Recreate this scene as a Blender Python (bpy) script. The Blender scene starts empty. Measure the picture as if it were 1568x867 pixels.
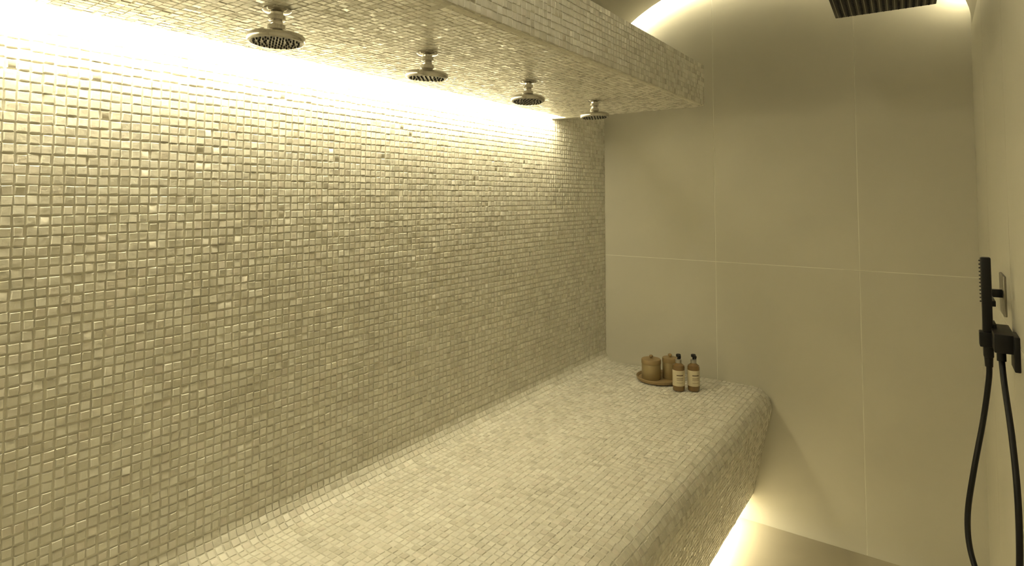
import bpy, bmesh, math, random
import numpy as np
from mathutils import Matrix, Vector
random.seed(4); rng=np.random.default_rng(7)
scene=bpy.context.scene
scene.view_settings.view_transform='Standard'
W=1.531; D=2.8; Y0=-1.3; HC=1.43

# ---------------------------------------------------------------- materials
def newmat(name):
    m=bpy.data.materials.new(name); m.use_nodes=True
    nt=m.node_tree; b=nt.nodes["Principled BSDF"]
    return m,nt,b
def simple(name,col,rough=.5,metal=0,coat=0,bump=0,bscale=200,var=0):
    m,nt,b=newmat(name)
    b.inputs["Base Color"].default_value=(*col,1)
    b.inputs["Roughness"].default_value=rough
    b.inputs["Metallic"].default_value=metal
    b.inputs["Coat Weight"].default_value=coat
    tc=nt.nodes.new("ShaderNodeTexCoord")
    n=nt.nodes.new("ShaderNodeTexNoise"); n.inputs["Scale"].default_value=bscale; n.inputs["Detail"].default_value=6
    nt.links.new(tc.outputs["Object"],n.inputs["Vector"])
    if bump:
        bp=nt.nodes.new("ShaderNodeBump"); bp.inputs["Strength"].default_value=bump; bp.inputs["Distance"].default_value=.003
        nt.links.new(n.outputs["Fac"],bp.inputs["Height"]); nt.links.new(bp.outputs["Normal"],b.inputs["Normal"])
    if var:
        n2=nt.nodes.new("ShaderNodeTexNoise"); n2.inputs["Scale"].default_value=bscale*.12; n2.inputs["Detail"].default_value=8
        nt.links.new(tc.outputs["Object"],n2.inputs["Vector"])
        mx=nt.nodes.new("ShaderNodeMix"); mx.data_type='RGBA'
        mx.inputs["A"].default_value=(*[c*(1-var) for c in col],1); mx.inputs["B"].default_value=(*[min(1,c*(1+var)) for c in col],1)
        nt.links.new(n2.outputs["Fac"],mx.inputs["Factor"]); nt.links.new(mx.outputs["Result"],b.inputs["Base Color"])
    return m
def emis(name,col,s):
    m,nt,b=newmat(name)
    b.inputs["Base Color"].default_value=(.8,.8,.8,1)
    b.inputs["Emission Color"].default_value=(*col,1); b.inputs["Emission Strength"].default_value=s
    return m
def mosaic(name,ca,cb,cc,r0,r1):
    m,nt,b=newmat(name); N=nt.nodes; L=nt.links
    at=N.new("ShaderNodeAttribute"); at.attribute_name="tilernd"
    sp=N.new("ShaderNodeSeparateColor"); L.new(at.outputs["Color"],sp.inputs[0])
    tc=N.new("ShaderNodeTexCoord")
    # clusters of lighter tiles: large noise added to the per-tile random
    n3=N.new("ShaderNodeTexNoise"); n3.inputs["Scale"].default_value=6; n3.inputs["Detail"].default_value=3
    L.new(tc.outputs["Object"],n3.inputs["Vector"])
    a1=N.new("ShaderNodeMath"); a1.operation='MULTIPLY_ADD'; a1.inputs[1].default_value=1.4; a1.inputs[2].default_value=-.7
    L.new(n3.outputs["Fac"],a1.inputs[0])
    a2=N.new("ShaderNodeMath"); a2.operation='ADD'; a2.use_clamp=True
    L.new(a1.outputs[0],a2.inputs[0]); L.new(sp.outputs[0],a2.inputs[1])
    rp=N.new("ShaderNodeValToRGB"); e=rp.color_ramp.elements
    e[0].position=0; e[0].color=(*ca,1); e[1].position=1; e[1].color=(*cc,1)
    x=e.new(.35); x.color=(*cb,1)
    L.new(a2.outputs[0],rp.inputs[0])
    no=N.new("ShaderNodeTexNoise"); no.inputs["Scale"].default_value=75; no.inputs["Detail"].default_value=5
    L.new(tc.outputs["Object"],no.inputs["Vector"])
    hs=N.new("ShaderNodeMix"); hs.data_type='RGBA'; hs.inputs["B"].default_value=(.70,.62,.54,1)
    mm=N.new("ShaderNodeMath"); mm.operation='MULTIPLY'; mm.inputs[1].default_value=.35
    L.new(sp.outputs[1],mm.inputs[0]); L.new(mm.outputs[0],hs.inputs["Factor"])
    L.new(rp.outputs[0],hs.inputs["A"]); L.new(hs.outputs["Result"],b.inputs["Base Color"])
    mr=N.new("ShaderNodeMapRange"); mr.inputs["To Min"].default_value=r0; mr.inputs["To Max"].default_value=r1
    L.new(sp.outputs[2],mr.inputs["Value"]); L.new(mr.outputs[0],b.inputs["Roughness"])
    bp=N.new("ShaderNodeBump"); bp.inputs["Strength"].default_value=.5; bp.inputs["Distance"].default_value=.003
    L.new(no.outputs["Fac"],bp.inputs["Height"]); L.new(bp.outputs["Normal"],b.inputs["Normal"])
    return m
LEDC=(1.0,.90,.61)
M_tile=mosaic("pearl_mosaic",(.62,.595,.505),(.69,.665,.575),(.77,.75,.665),.2,.45)
M_grout=simple("mosaic_grout",(.68,.655,.56),.85,bump=.3,bscale=300)
M_stone=simple("beige_stone_tile",(.59,.565,.475),.42,bump=.25,bscale=35,var=.06)
M_joint=simple("stone_joint",(.82,.80,.70),.7)
M_floor=simple("floor_stone",(.50,.455,.35),.4,bump=.2,bscale=40,var=.08)
M_plaster=simple("vault_plaster",(.44,.42,.34),.6,bump=.6,bscale=14,var=.06)
M_chrome=simple("chrome",(.60,.58,.54),.14,metal=1)
M_face=simple("spray_face_grey",(.40,.38,.33),.35,metal=.6)
M_rubber=simple("rubber_dark",(.015,.015,.015),.6)
M_black=simple("matt_black_metal",(.006,.006,.006),.4)
M_hose=simple("black_hose",(.005,.005,.005),.4)
for m_ in (M_black,M_hose): m_.node_tree.nodes["Principled BSDF"].inputs["Specular IOR Level"].default_value=.3
M_steel=simple("brushed_steel_plate",(.30,.28,.24),.3,metal=1)
M_wood=simple("bamboo_wood",(.31,.22,.10),.45,var=.2,bscale=60)
M_brass=simple("canister_tan",(.36,.28,.14),.38,metal=.25,var=.1,bscale=60)
M_amber=simple("amber_plastic",(.20,.12,.045),.18,coat=.5)
M_label=simple("cream_label",(.64,.56,.38),.6)
M_print=simple("label_print",(.12,.08,.05),.6)
M_led=emis("led_cove",LEDC,48)
M_led2=emis("led_toe_kick",LEDC,60)
M_led3=emis("led_vault_slot",LEDC,74)
M_fill=emis("added_fill_emitter",(1,.90,.64),270)  # emitter for the fill lights added in the vault

# ---------------------------------------------------------------- mesh builder
class MB:
    def __init__(s): s.v=[];s.f=[];s.m=[];s.sm=[];s.mats=[]
    def mi(s,mat):
        if mat not in s.mats: s.mats.append(mat)
        return s.mats.index(mat)
    def add(s,vs,fs,mat,smooth=False,M=None):
        o=len(s.v); k=s.mi(mat)
        if M is not None: vs=[tuple(M@Vector(v)) for v in vs]
        s.v+= [tuple(v) for v in vs]; s.f+=[tuple(i+o for i in f) for f in fs]
        s.m+=[k]*len(fs); s.sm+=[smooth]*len(fs)
    def bm(s,b,mat,smooth=False,M=None):
        b.verts.ensure_lookup_table()
        s.add([v.co[:] for v in b.verts],[[v.index for v in f.verts] for f in b.faces],mat,smooth,M); b.free()
    def box(s,lo,hi,mat,bev=0,M=None,seg=2):
        b=bmesh.new(); bmesh.ops.create_cube(b,size=1)
        for v in b.verts: v.co=Vector([(lo[i]+hi[i])/2+v.co[i]*(hi[i]-lo[i]) for i in range(3)])
        if bev: bmesh.ops.bevel(b,geom=b.edges[:]+b.verts[:],offset=bev,segments=seg,profile=.5,affect='EDGES')
        b.verts.index_update(); s.bm(b,mat,False,M)
    def lathe(s,prof,mat,seg=40,M=None,smooth=True):
        vs=[];fs=[];n=len(prof)
        for k in range(seg):
            a=2*math.pi*k/seg
            for r,z in prof: vs.append((r*math.cos(a),r*math.sin(a),z))
        for k in range(seg):
            k2=(k+1)%seg
            for i in range(n-1):
                a,b2,c,d=k*n+i,k2*n+i,k2*n+i+1,k*n+i+1
                if prof[i][0]<1e-6: fs.append((a,c,d))
                elif prof[i+1][0]<1e-6: fs.append((a,b2,c))
                else: fs.append((a,b2,c,d))
        s.add(vs,fs,mat,smooth,M)
    def tube(s,pts,r,mat,seg=14,sub=8):
        P=[Vector(p) for p in pts]; Q=[]
        if sub>1:
            for i in range(len(P)-1):
                p0=P[max(i-1,0)];p1=P[i];p2=P[i+1];p3=P[min(i+2,len(P)-1)]
                for k in range(sub):
                    t=k/sub
                    Q.append(.5*((2*p1)+(-p0+p2)*t+(2*p0-5*p1+4*p2-p3)*t*t+(-p0+3*p1-3*p2+p3)*t**3))
            Q.append(P[-1])
        else: Q=P
        vs=[];fs=[];a=None
        for i,q in enumerate(Q):
            t=(Q[min(i+1,len(Q)-1)]-Q[max(i-1,0)]).normalized()
            if a is None: a=t.cross(Vector((.123,.9,.31))).normalized()
            else: a=(a-t*a.dot(t)).normalized()
            b=t.cross(a).normalized()
            for k in range(seg):
                g=2*math.pi*k/seg; vs.append(q+a*r*math.cos(g)+b*r*math.sin(g))
        for i in range(len(Q)-1):
            for k in range(seg):
                k2=(k+1)%seg; fs.append((i*seg+k,i*seg+k2,(i+1)*seg+k2,(i+1)*seg+k))
        fs.append(tuple(range(seg))); fs.append(tuple(range((len(Q)-1)*seg,len(Q)*seg)))
        s.add(vs,fs,mat,True)
    def obj(s,name,loc=(0,0,0),fix=True,rnd=None):
        me=bpy.data.meshes.new(name); me.from_pydata(s.v,[],s.f)
        for m in s.mats: me.materials.append(m)
        me.polygons.foreach_set("material_index",s.m); me.polygons.foreach_set("use_smooth",s.sm)
        if rnd is not None:
            a=me.color_attributes.new("tilernd",'FLOAT_COLOR','POINT')
            arr=np.ones((len(s.v),4),dtype=np.float32)*.5; arr[rnd[0]:]=rnd[1]
            a.data.foreach_set("color",arr.ravel())
        me.update()
        if fix:
            b=bmesh.new(); b.from_mesh(me); bmesh.ops.recalc_face_normals(b,faces=b.faces); b.to_mesh(me); b.free()
        if hasattr(me,"set_sharp_from_angle"): me.set_sharp_from_angle(angle=math.radians(38))
        o=bpy.data.objects.new(name,me); o.location=loc; scene.collection.objects.link(o); return o

def tile_profile(prof, y0,y1, pitch, gap=.0015, h=.0026, tilt=.025, jit=.0010, bev=.0019):
    """tiles laid along an xz profile and along y; returns verts, faces, rnd"""
    P=np.array(prof); seg=np.hypot(*(P[1:]-P[:-1]).T); S=np.concatenate([[0],np.cumsum(seg)])
    T=(P[1:]-P[:-1])/seg[:,None]
    Tv=np.vstack([T[:1],(T[1:]+T[:-1])/2,T[-1:]]); Tv/=np.linalg.norm(Tv,axis=1)[:,None]
    ns=int(round(S[-1]/pitch)); ps=S[-1]/ns; ny=int(round((y1-y0)/pitch)); py=(y1-y0)/ny
    s=(np.arange(ns)+.5)*ps; y=y0+(np.arange(ny)+.5)*py
    SS,YY=np.meshgrid(s,y,indexing='ij'); SS=SS.ravel(); YY=YY.ravel(); n=len(SS)
    SS=SS+rng.normal(0,jit*.55,n); YY=YY+rng.normal(0,jit*.7,n)
    hs=(ps-gap)/2+rng.uniform(-.0009,.0003,n); hy=(py-gap)/2+rng.uniform(-.0011,.0004,n)
    tS=rng.normal(0,tilt,n); tY=rng.normal(0,tilt,n); hh=h+rng.normal(0,.0003,n); rot=rng.normal(0,.025,n)
    V=np.zeros((n,8,3))
    for k,(a,b) in enumerate([(-1,-1),(1,-1),(1,1),(-1,1)]):
        for top in (0,1):
            jx=rng.normal(0,.0004,n)*top; jy=rng.normal(0,.0004,n)*top
            ds=a*(hs-bev*top)+jx; dy=b*(hy-bev*top)+jy
            ss=np.clip(SS+ds-rot*dy,0,S[-1]); yy=np.clip(YY+dy+rot*ds,y0,y1)
            x=np.interp(ss,S,P[:,0]); z=np.interp(ss,S,P[:,1])
            tx=np.interp(ss,S,Tv[:,0]); tz=np.interp(ss,S,Tv[:,1])
            l=np.maximum(hh+tS*a*hs+tY*b*hy,.0008) if top else np.zeros(n)
            V[:,k+4*top,0]=x-tz*l; V[:,k+4*top,1]=yy; V[:,k+4*top,2]=z+tx*l
    base=np.array([(4,5,6,7),(0,1,5,4),(1,2,6,5),(2,3,7,6),(3,0,4,7)])
    F=(np.arange(n)[:,None,None]*8+base[None]).reshape(-1,4)
    r=rng.random((n,4)); r[:,1]=np.where(rng.random(n)<.25,rng.random(n),0); r[:,3]=1
    R=np.repeat(r,8,axis=0)
    return V.reshape(-1,3),F,R

def mosaic_object(name, mb, profs, y0,y1,pitch=.0195,**kw):
    start=len(mb.v); Rs=[]
    k=mb.mi(M_tile)
    for pr in profs:
        V,F,R=tile_profile(pr,y0,y1,pitch,**kw); o=len(mb.v)
        mb.v+=V.tolist(); mb.f+=(F+o).tolist(); mb.m+=[k]*len(F); mb.sm+=[False]*len(F); Rs.append(R)
    return mb.obj(name,fix=False,rnd=(start,np.vstack(Rs)))

def prism(mb,poly,y0,y1,mat):
    area=sum(poly[i][0]*poly[(i+1)%len(poly)][1]-poly[(i+1)%len(poly)][0]*poly[i][1] for i in range(len(poly)))
    if area>0: poly=poly[::-1]
    n=len(poly)
    vs=[(x,y0,z) for x,z in poly]+[(x,y1,z) for x,z in poly]
    fs=[(i,(i+1)%n,(i+1)%n+n,i+n) for i in range(n)]+[tuple(range(n))[::-1],tuple(range(n,2*n))]
    mb.add(vs,fs,mat)

def arc(cx,cz,r,a0,a1,n=10):
    return [(cx+r*math.cos(math.radians(a0+(a1-a0)*i/n)),cz+r*math.sin(math.radians(a0+(a1-a0)*i/n))) for i in range(n+1)]

# ---------------------------------------------------------------- room shell
ZS=1.785; YE=2.30; ZT=2.66
mb=MB(); mb.box((-.12,Y0,0),(0,D,ZT),M_grout)
mosaic_object("wall_left",mb,[[(0,1.825),(0,.652)]],Y0,D)

def panel_wall(name,axis,pos,out,us,vs_,mat,joint,thick=.1,gap=.0032):
    mb=MB()
    u0,u1=us[0],us[-1]; v0,v1=vs_[0],vs_[-1]
    def bx(ua,ub,va,vb,da,db,m):
        lo=min(pos+out*da,pos+out*db); hi=max(pos+out*da,pos+out*db)
        if axis==1: mb.box((ua,lo,va),(ub,hi,vb),m)
        elif axis==0: mb.box((lo,ua,va),(hi,ub,vb),m)
        else: mb.box((ua,va,lo),(ub,vb,hi),m)
    bx(u0,u1,v0,v1,.0008,thick,joint)
    for i in range(len(us)-1):
        for j in range(len(vs_)-1):
            bx(us[i]+gap/2,us[i+1]-gap/2,vs_[j]+gap/2,vs_[j+1]-gap/2,0,.004,mat)
    return mb.obj(name)
panel_wall("wall_back",1,D,1,[-.12,.567,1.146,W+.1],[-.02,1.131,ZT],M_stone,M_joint,gap=.0028)
panel_wall("wall_right",0,W,1,[Y0,-.7,-.1,.5,1.1,1.7,2.28,D],[-.02,1.131,ZT],M_stone,M_joint)
panel_wall("wall_front",1,Y0,-1,[-.12,.567,1.146,W+.1],[-.02,1.131,ZT],M_stone,M_joint)
panel_wall("floor",2,0,-1,[-.12,.40,W+.1],[Y0-.1,-.6,.6,1.8,D+.1],M_floor,M_floor)

# vaulted ceiling with light slot before the back wall (right side springs a little higher)
mb=MB(); YV=2.735; cx=W/2
def vz(i):
    x=cx-(W/2)*math.cos(math.pi*i/48)
    return x,2.005+.455*math.sin(math.pi*i/48)+.065*(x/W)**2
arcp=[vz(i) for i in range(49)]
prism(mb,arcp+[(W,2.60),(0,2.60)],Y0,YV,M_plaster)
mb.box((-.12,Y0-.1,2.60),(W+.1,D+.1,ZT+.04),M_plaster)
mb.obj("ceiling",fix=False)
mb=MB(); vs=[];fs=[]; K=range(4,45)
for i in K:
    x,z=vz(i); x0,z0=vz(i-1); x1,z1=vz(i+1)
    tx,tz=x1-x0,z1-z0; l=math.hypot(tx,tz); nx,nz=-tz/l,tx/l
    for off in (.018,.038):
        vs.append((min(W-.004,max(.004,x+nx*off)), YV+.004, z+nz*off))
for i in range(len(K)-1): fs.append((2*i,2*i+2,2*i+3,2*i+1))
mb.add(vs,fs,M_led3); o=mb.obj("led_strip_light",fix=False)
if o.data.polygons[0].normal.y<0: o.data.flip_normals()

for y in (-.55,.75):  # unseen fill lights, added to brighten fascia and bench
    x=.95; zz=2.005+.455*math.sin(math.acos((cx-x)/(W/2)))+.065*(x/W)**2
    mb=MB()
    mb.lathe([(.052,.02),(.052,-.004),(.040,-.004),(.036,.004)],M_black,36)
    mb.lathe([(.037,.002),(0,.002)],M_fill,36)
    mb.obj("added_fill_light",(x,y,zz-.006),fix=False)

# ---------------------------------------------------------------- bench
bp=arc(.06,.65,.06,180,270,8)+arc(.725,.515,.075,90,-12.3,12)+arc(.700,.125,.015,-12.3,-60,4)
body=bp+[(.58,.108),(.58,0),(0,0)]
mb=MB(); prism(mb,body,Y0+.001,D-.001,M_grout)
mosaic_object("tiled_bench",mb,[bp],Y0+.001,D-.002,h=.0018,tilt=.022,bev=.0012,jit=.0008)
mb=MB(); mb.add([(.60,Y0+.02,.1045),(.625,Y0+.02,.1045),(.625,D-.01,.1045),(.60,D-.01,.1045)],[(0,3,2,1)],M_led2)
mb.box((.597,Y0+.02,.105),(.628,D-.01,.109),M_steel); mb.obj("led_strip_light.001",fix=False)

# ---------------------------------------------------------------- soffit shelf
SX=.68; SL=.075
sp=[(SX,1.945)]+arc(SX-.008,ZS+.008,.008,0,-90,4)+[(SL,ZS)]
mb=MB(); prism(mb,sp+[(SL,1.835),(0,1.835),(0,1.945)],Y0,YE,M_grout)
mosaic_object("soffit_shelf",mb,[sp],Y0,YE,pitch=.0175,tilt=.010,h=.0012,bev=.0008,gap=.0008,jit=.0006)
mb=MB()
mb.box((0.001,YE-.03,ZS-.001),(SL+.01,YE-.002,1.836),M_grout)
mb.obj("trim_1")
mb=MB()
mb.add([(.040,Y0+.01,1.830),(.070,Y0+.01,1.792),(.070,YE-.035,1.792),(.040,YE-.035,1.830)],[(0,1,2,3)],M_led)
o=mb.obj("led_strip_light.002",fix=False)
if o.data.polygons[0].normal.z>0: o.data.flip_normals()

# ---------------------------------------------------------------- shower heads
def head(loc,tilt,rz):
    mb=MB()
    mb.lathe([(0,0),(.026,0),(.026,-.004),(.022,-.007),(.012,-.008),(.0115,-.012),(.0155,-.013),(.0155,-.022),(.012,-.023),(.009,-.024),(.009,-.026)],M_chrome,32)
    T=Matrix.Translation((0,0,-.026))@Matrix.Rotation(rz,4,'Z')@Matrix.Rotation(tilt,4,'X')
    ball=[(.0115*math.sin(math.pi*i/10),.0115*math.cos(math.pi*i/10)-.001) for i in range(11)]
    mb.lathe(ball,M_chrome,24,M=T)
    T=T@Matrix.Translation((0,0,.005))
    mb.lathe([(.010,-.010),(.016,-.011),(.0165,-.019),(.014,-.021),(.018,-.023),(.036,-.026),(.047,-.029),(.0515,-.032),(.052,-.035),(.052,-.040),(.0505,-.043),(.047,-.044)],M_chrome,48,M=T)
    mb.lathe([(.047,-.044),(.044,-.0425),(.0,-.0425)],M_face,48,M=T)
    for R,n in ((.0,1),(.011,6),(.021,12),(.031,18),(.040,24)):
        for k in range(n):
            a=2*math.pi*k/n
            mb.lathe([(.0017,-.042),(.0017,-.0445),(.0011,-.0462),(0,-.0462)],M_rubber,8,M=T@Matrix.Translation((R*math.cos(a),R*math.sin(a),0)))
    return mb.obj("ceiling_shower_head",loc)
for i,(y,t,rz) in enumerate([(.638,.0,0),(1.045,.07,1.2),(1.485,-.05,.4),(1.92,-.04,2.0)]):
    head((.40,y,ZS-.001),t,rz)

# rain shower (black square)
mb=MB(); h=.14
T=Matrix.Rotation(math.radians(2),4,'Z')
mb.box((-h,-h,-.006),(h,h,.004),M_black,.002,M=T)
for i in range(13):
    for j in range(13):
        mb.lathe([(.004,-.006),(.0035,-.0085),(.002,-.011),(0,-.011)],M_rubber,8,M=T@Matrix.Translation((-.12+.02*i,-.12+.02*j,0)))
for i in range(14): mb.box((-.13+.02*i-.0012,-.13,-.0075),(-.13+.02*i+.0012,.13,-.0055),M_steel,M=T)
mb.lathe([(.0,.022),(.022,.022),(.026,.004),(.0,.004)],M_black,32)
mb.lathe([(.011,.02),(.011,.39)],M_black,24)
mb.lathe([(.0,.345),(.03,.345),(.03,.392),(0,.392)],M_black,32)
mb.obj("square_rain_shower_head",(1.287,2.13,2.045))

# ---------------------------------------------------------------- hand shower
def wp(y,d,z): return (W-d,y,z)
mb=MB()
yb=1.65
mb.box((W-.054,yb-.009,1.085),(W-.036,yb+.009,1.300),M_black,.003)
for k in range(12):
    mb.lathe([(.0016,0),(.0012,.003),(0,.003)],M_rubber,8,M=Matrix.Translation((W-.054,yb,1.292-.008*k))@Matrix.Rotation(-math.pi/2,4,'Y'))
mb.box((W-.006,1.80,1.150),(W+.000,1.90,1.245),M_steel,.002)
mb.box((W-.042,yb-.006,1.195),(W-.030,1.835,1.207),M_black,.001)
mb.box((W-.040,1.822,1.192),(W-.004,1.838,1.210),M_black,.001)
mb.box((W-.042,yb-.006,1.145),(W-.030,1.700,1.157),M_black,.001)
mb.box((W-.060,yb-.014,1.108),(W-.028,yb+.014,1.140),M_black,.002)
mb.box((W-.040,1.57,1.112),(W-.006,1.70,1.150),M_black,.002)
mb.box((W-.010,1.555,1.080),(W+.000,1.62,1.150),M_black,.002)
mb.lathe([(.0,0),(.008,0),(.008,-.022),(0,-.022)],M_black,20,M=Matrix.Translation((W-.027,1.60,1.113)))
mb.lathe([(.0,0),(.008,0),(.007,-.022),(0,-.022)],M_black,20,M=Matrix.Translation((W-.045,yb,1.087)))
mb.tube([wp(yb,.045,1.075),wp(yb,.046,1.04),wp(yb-.0,.058,.95),wp(1.62,.078,.85),wp(1.60,.092,.76),wp(1.57,.090,.70),wp(1.52,.072,.655),wp(1.48,.050,.64),wp(1.45,.034,.665),wp(1.43,.025,.74),wp(1.45,.021,.86),wp(1.50,.022,.96),wp(1.57,.026,1.05),wp(1.60,.027,1.095)],.0054,M_hose)
mb.obj("hand_shower")

# ---------------------------------------------------------------- toiletries
ZB=.5940
mb=MB(); mb.lathe([(0,0),(.088,0),(.098,.004),(.102,.016),(.0995,.018),(.096,.016),(.092,.007),(0,.006)],M_wood,56)
mb.obj("round_wooden_tray",(.350,2.635,ZB))
def canister(name,loc,r,hh):
    mb=MB()
    mb.lathe([(0,0),(r*.95,0),(r,.003),(r,hh-.022),(r*.97,hh-.020)],M_brass,40)
    mb.lathe([(r*.97,hh-.020),(r*1.03,hh-.019),(r*1.03,hh-.004),(r*.98,hh),(0,hh+.001)],M_wood,40)
    mb.lathe([(.006,hh),(.005,hh+.005),(.009,hh+.009),(.009,hh+.014),(.006,hh+.017),(0,hh+.018)],M_wood,24)
    return mb.obj(name,loc)
canister("lidded_canister",(.322,2.615,ZB+.0065),.043,.088)
canister("lidded_canister",(.390,2.672,ZB+.0065),.034,.092)
def bottle(loc,rz):
    mb=MB(); T=Matrix.Rotation(rz,4,'Z')
    r=.0255
    mb.lathe([(0,0),(r*.92,0),(r,.003),(r,.022)],M_amber,36)
    mb.lathe([(r,.022),(r+.0004,.0222),(r+.0004,.088),(r,.0882)],M_label,36)
    mb.lathe([(r,.088),(r,.100),(r*.93,.107),(r*.6,.113),(.011,.116),(.011,.119)],M_amber,36)
    for z0,z1 in ((.066,.070),(.054,.056),(.048,.0495),(.036,.037)):
        n=8; a0=-.55; vs=[];
        for k in range(n+1):
            a=a0+1.1*k/n
            for z in (z0,z1): vs.append(((r+.0007)*math.cos(a),(r+.0007)*math.sin(a),z))
        mb.add(vs,[(2*k,2*k+2,2*k+3,2*k+1) for k in range(n)],M_print,M=T)
    mb.lathe([(.0,.117),(.0125,.117),(.0125,.131),(.006,.133)],M_face,28)
    mb.lathe([(.006,.132),(.0045,.134),(.0045,.142),(.010,.143),(.0105,.151),(.008,.154),(0,.154)],M_black,28)
    mb.box((0,-.005,.144),(.028,.005,.152),M_black,.0015,M=T)
    mb.box((.023,-.0035,.139),(.028,.0035,.148),M_black,.001,M=T)
    return mb.obj("pump_bottle",loc)
bottle((.476,2.545,ZB),-1.0)
bottle((.530,2.580,ZB),-.9)

# ---------------------------------------------------------------- world, camera
w=bpy.data.worlds.new("w"); scene.world=w; w.use_nodes=True
w.node_tree.nodes["Background"].inputs[0].default_value=(.02,.018,.012,1)
cam=bpy.data.cameras.new("cam"); co=bpy.data.objects.new("camera",cam); scene.collection.objects.link(co)
cam.sensor_width=36; cam.lens=905/1568*36; cam.shift_y=-.110; cam.clip_start=.01
co.location=(1.396,0,HC); co.rotation_euler=(math.radians(92.6),0,math.radians(35.4))
scene.camera=co
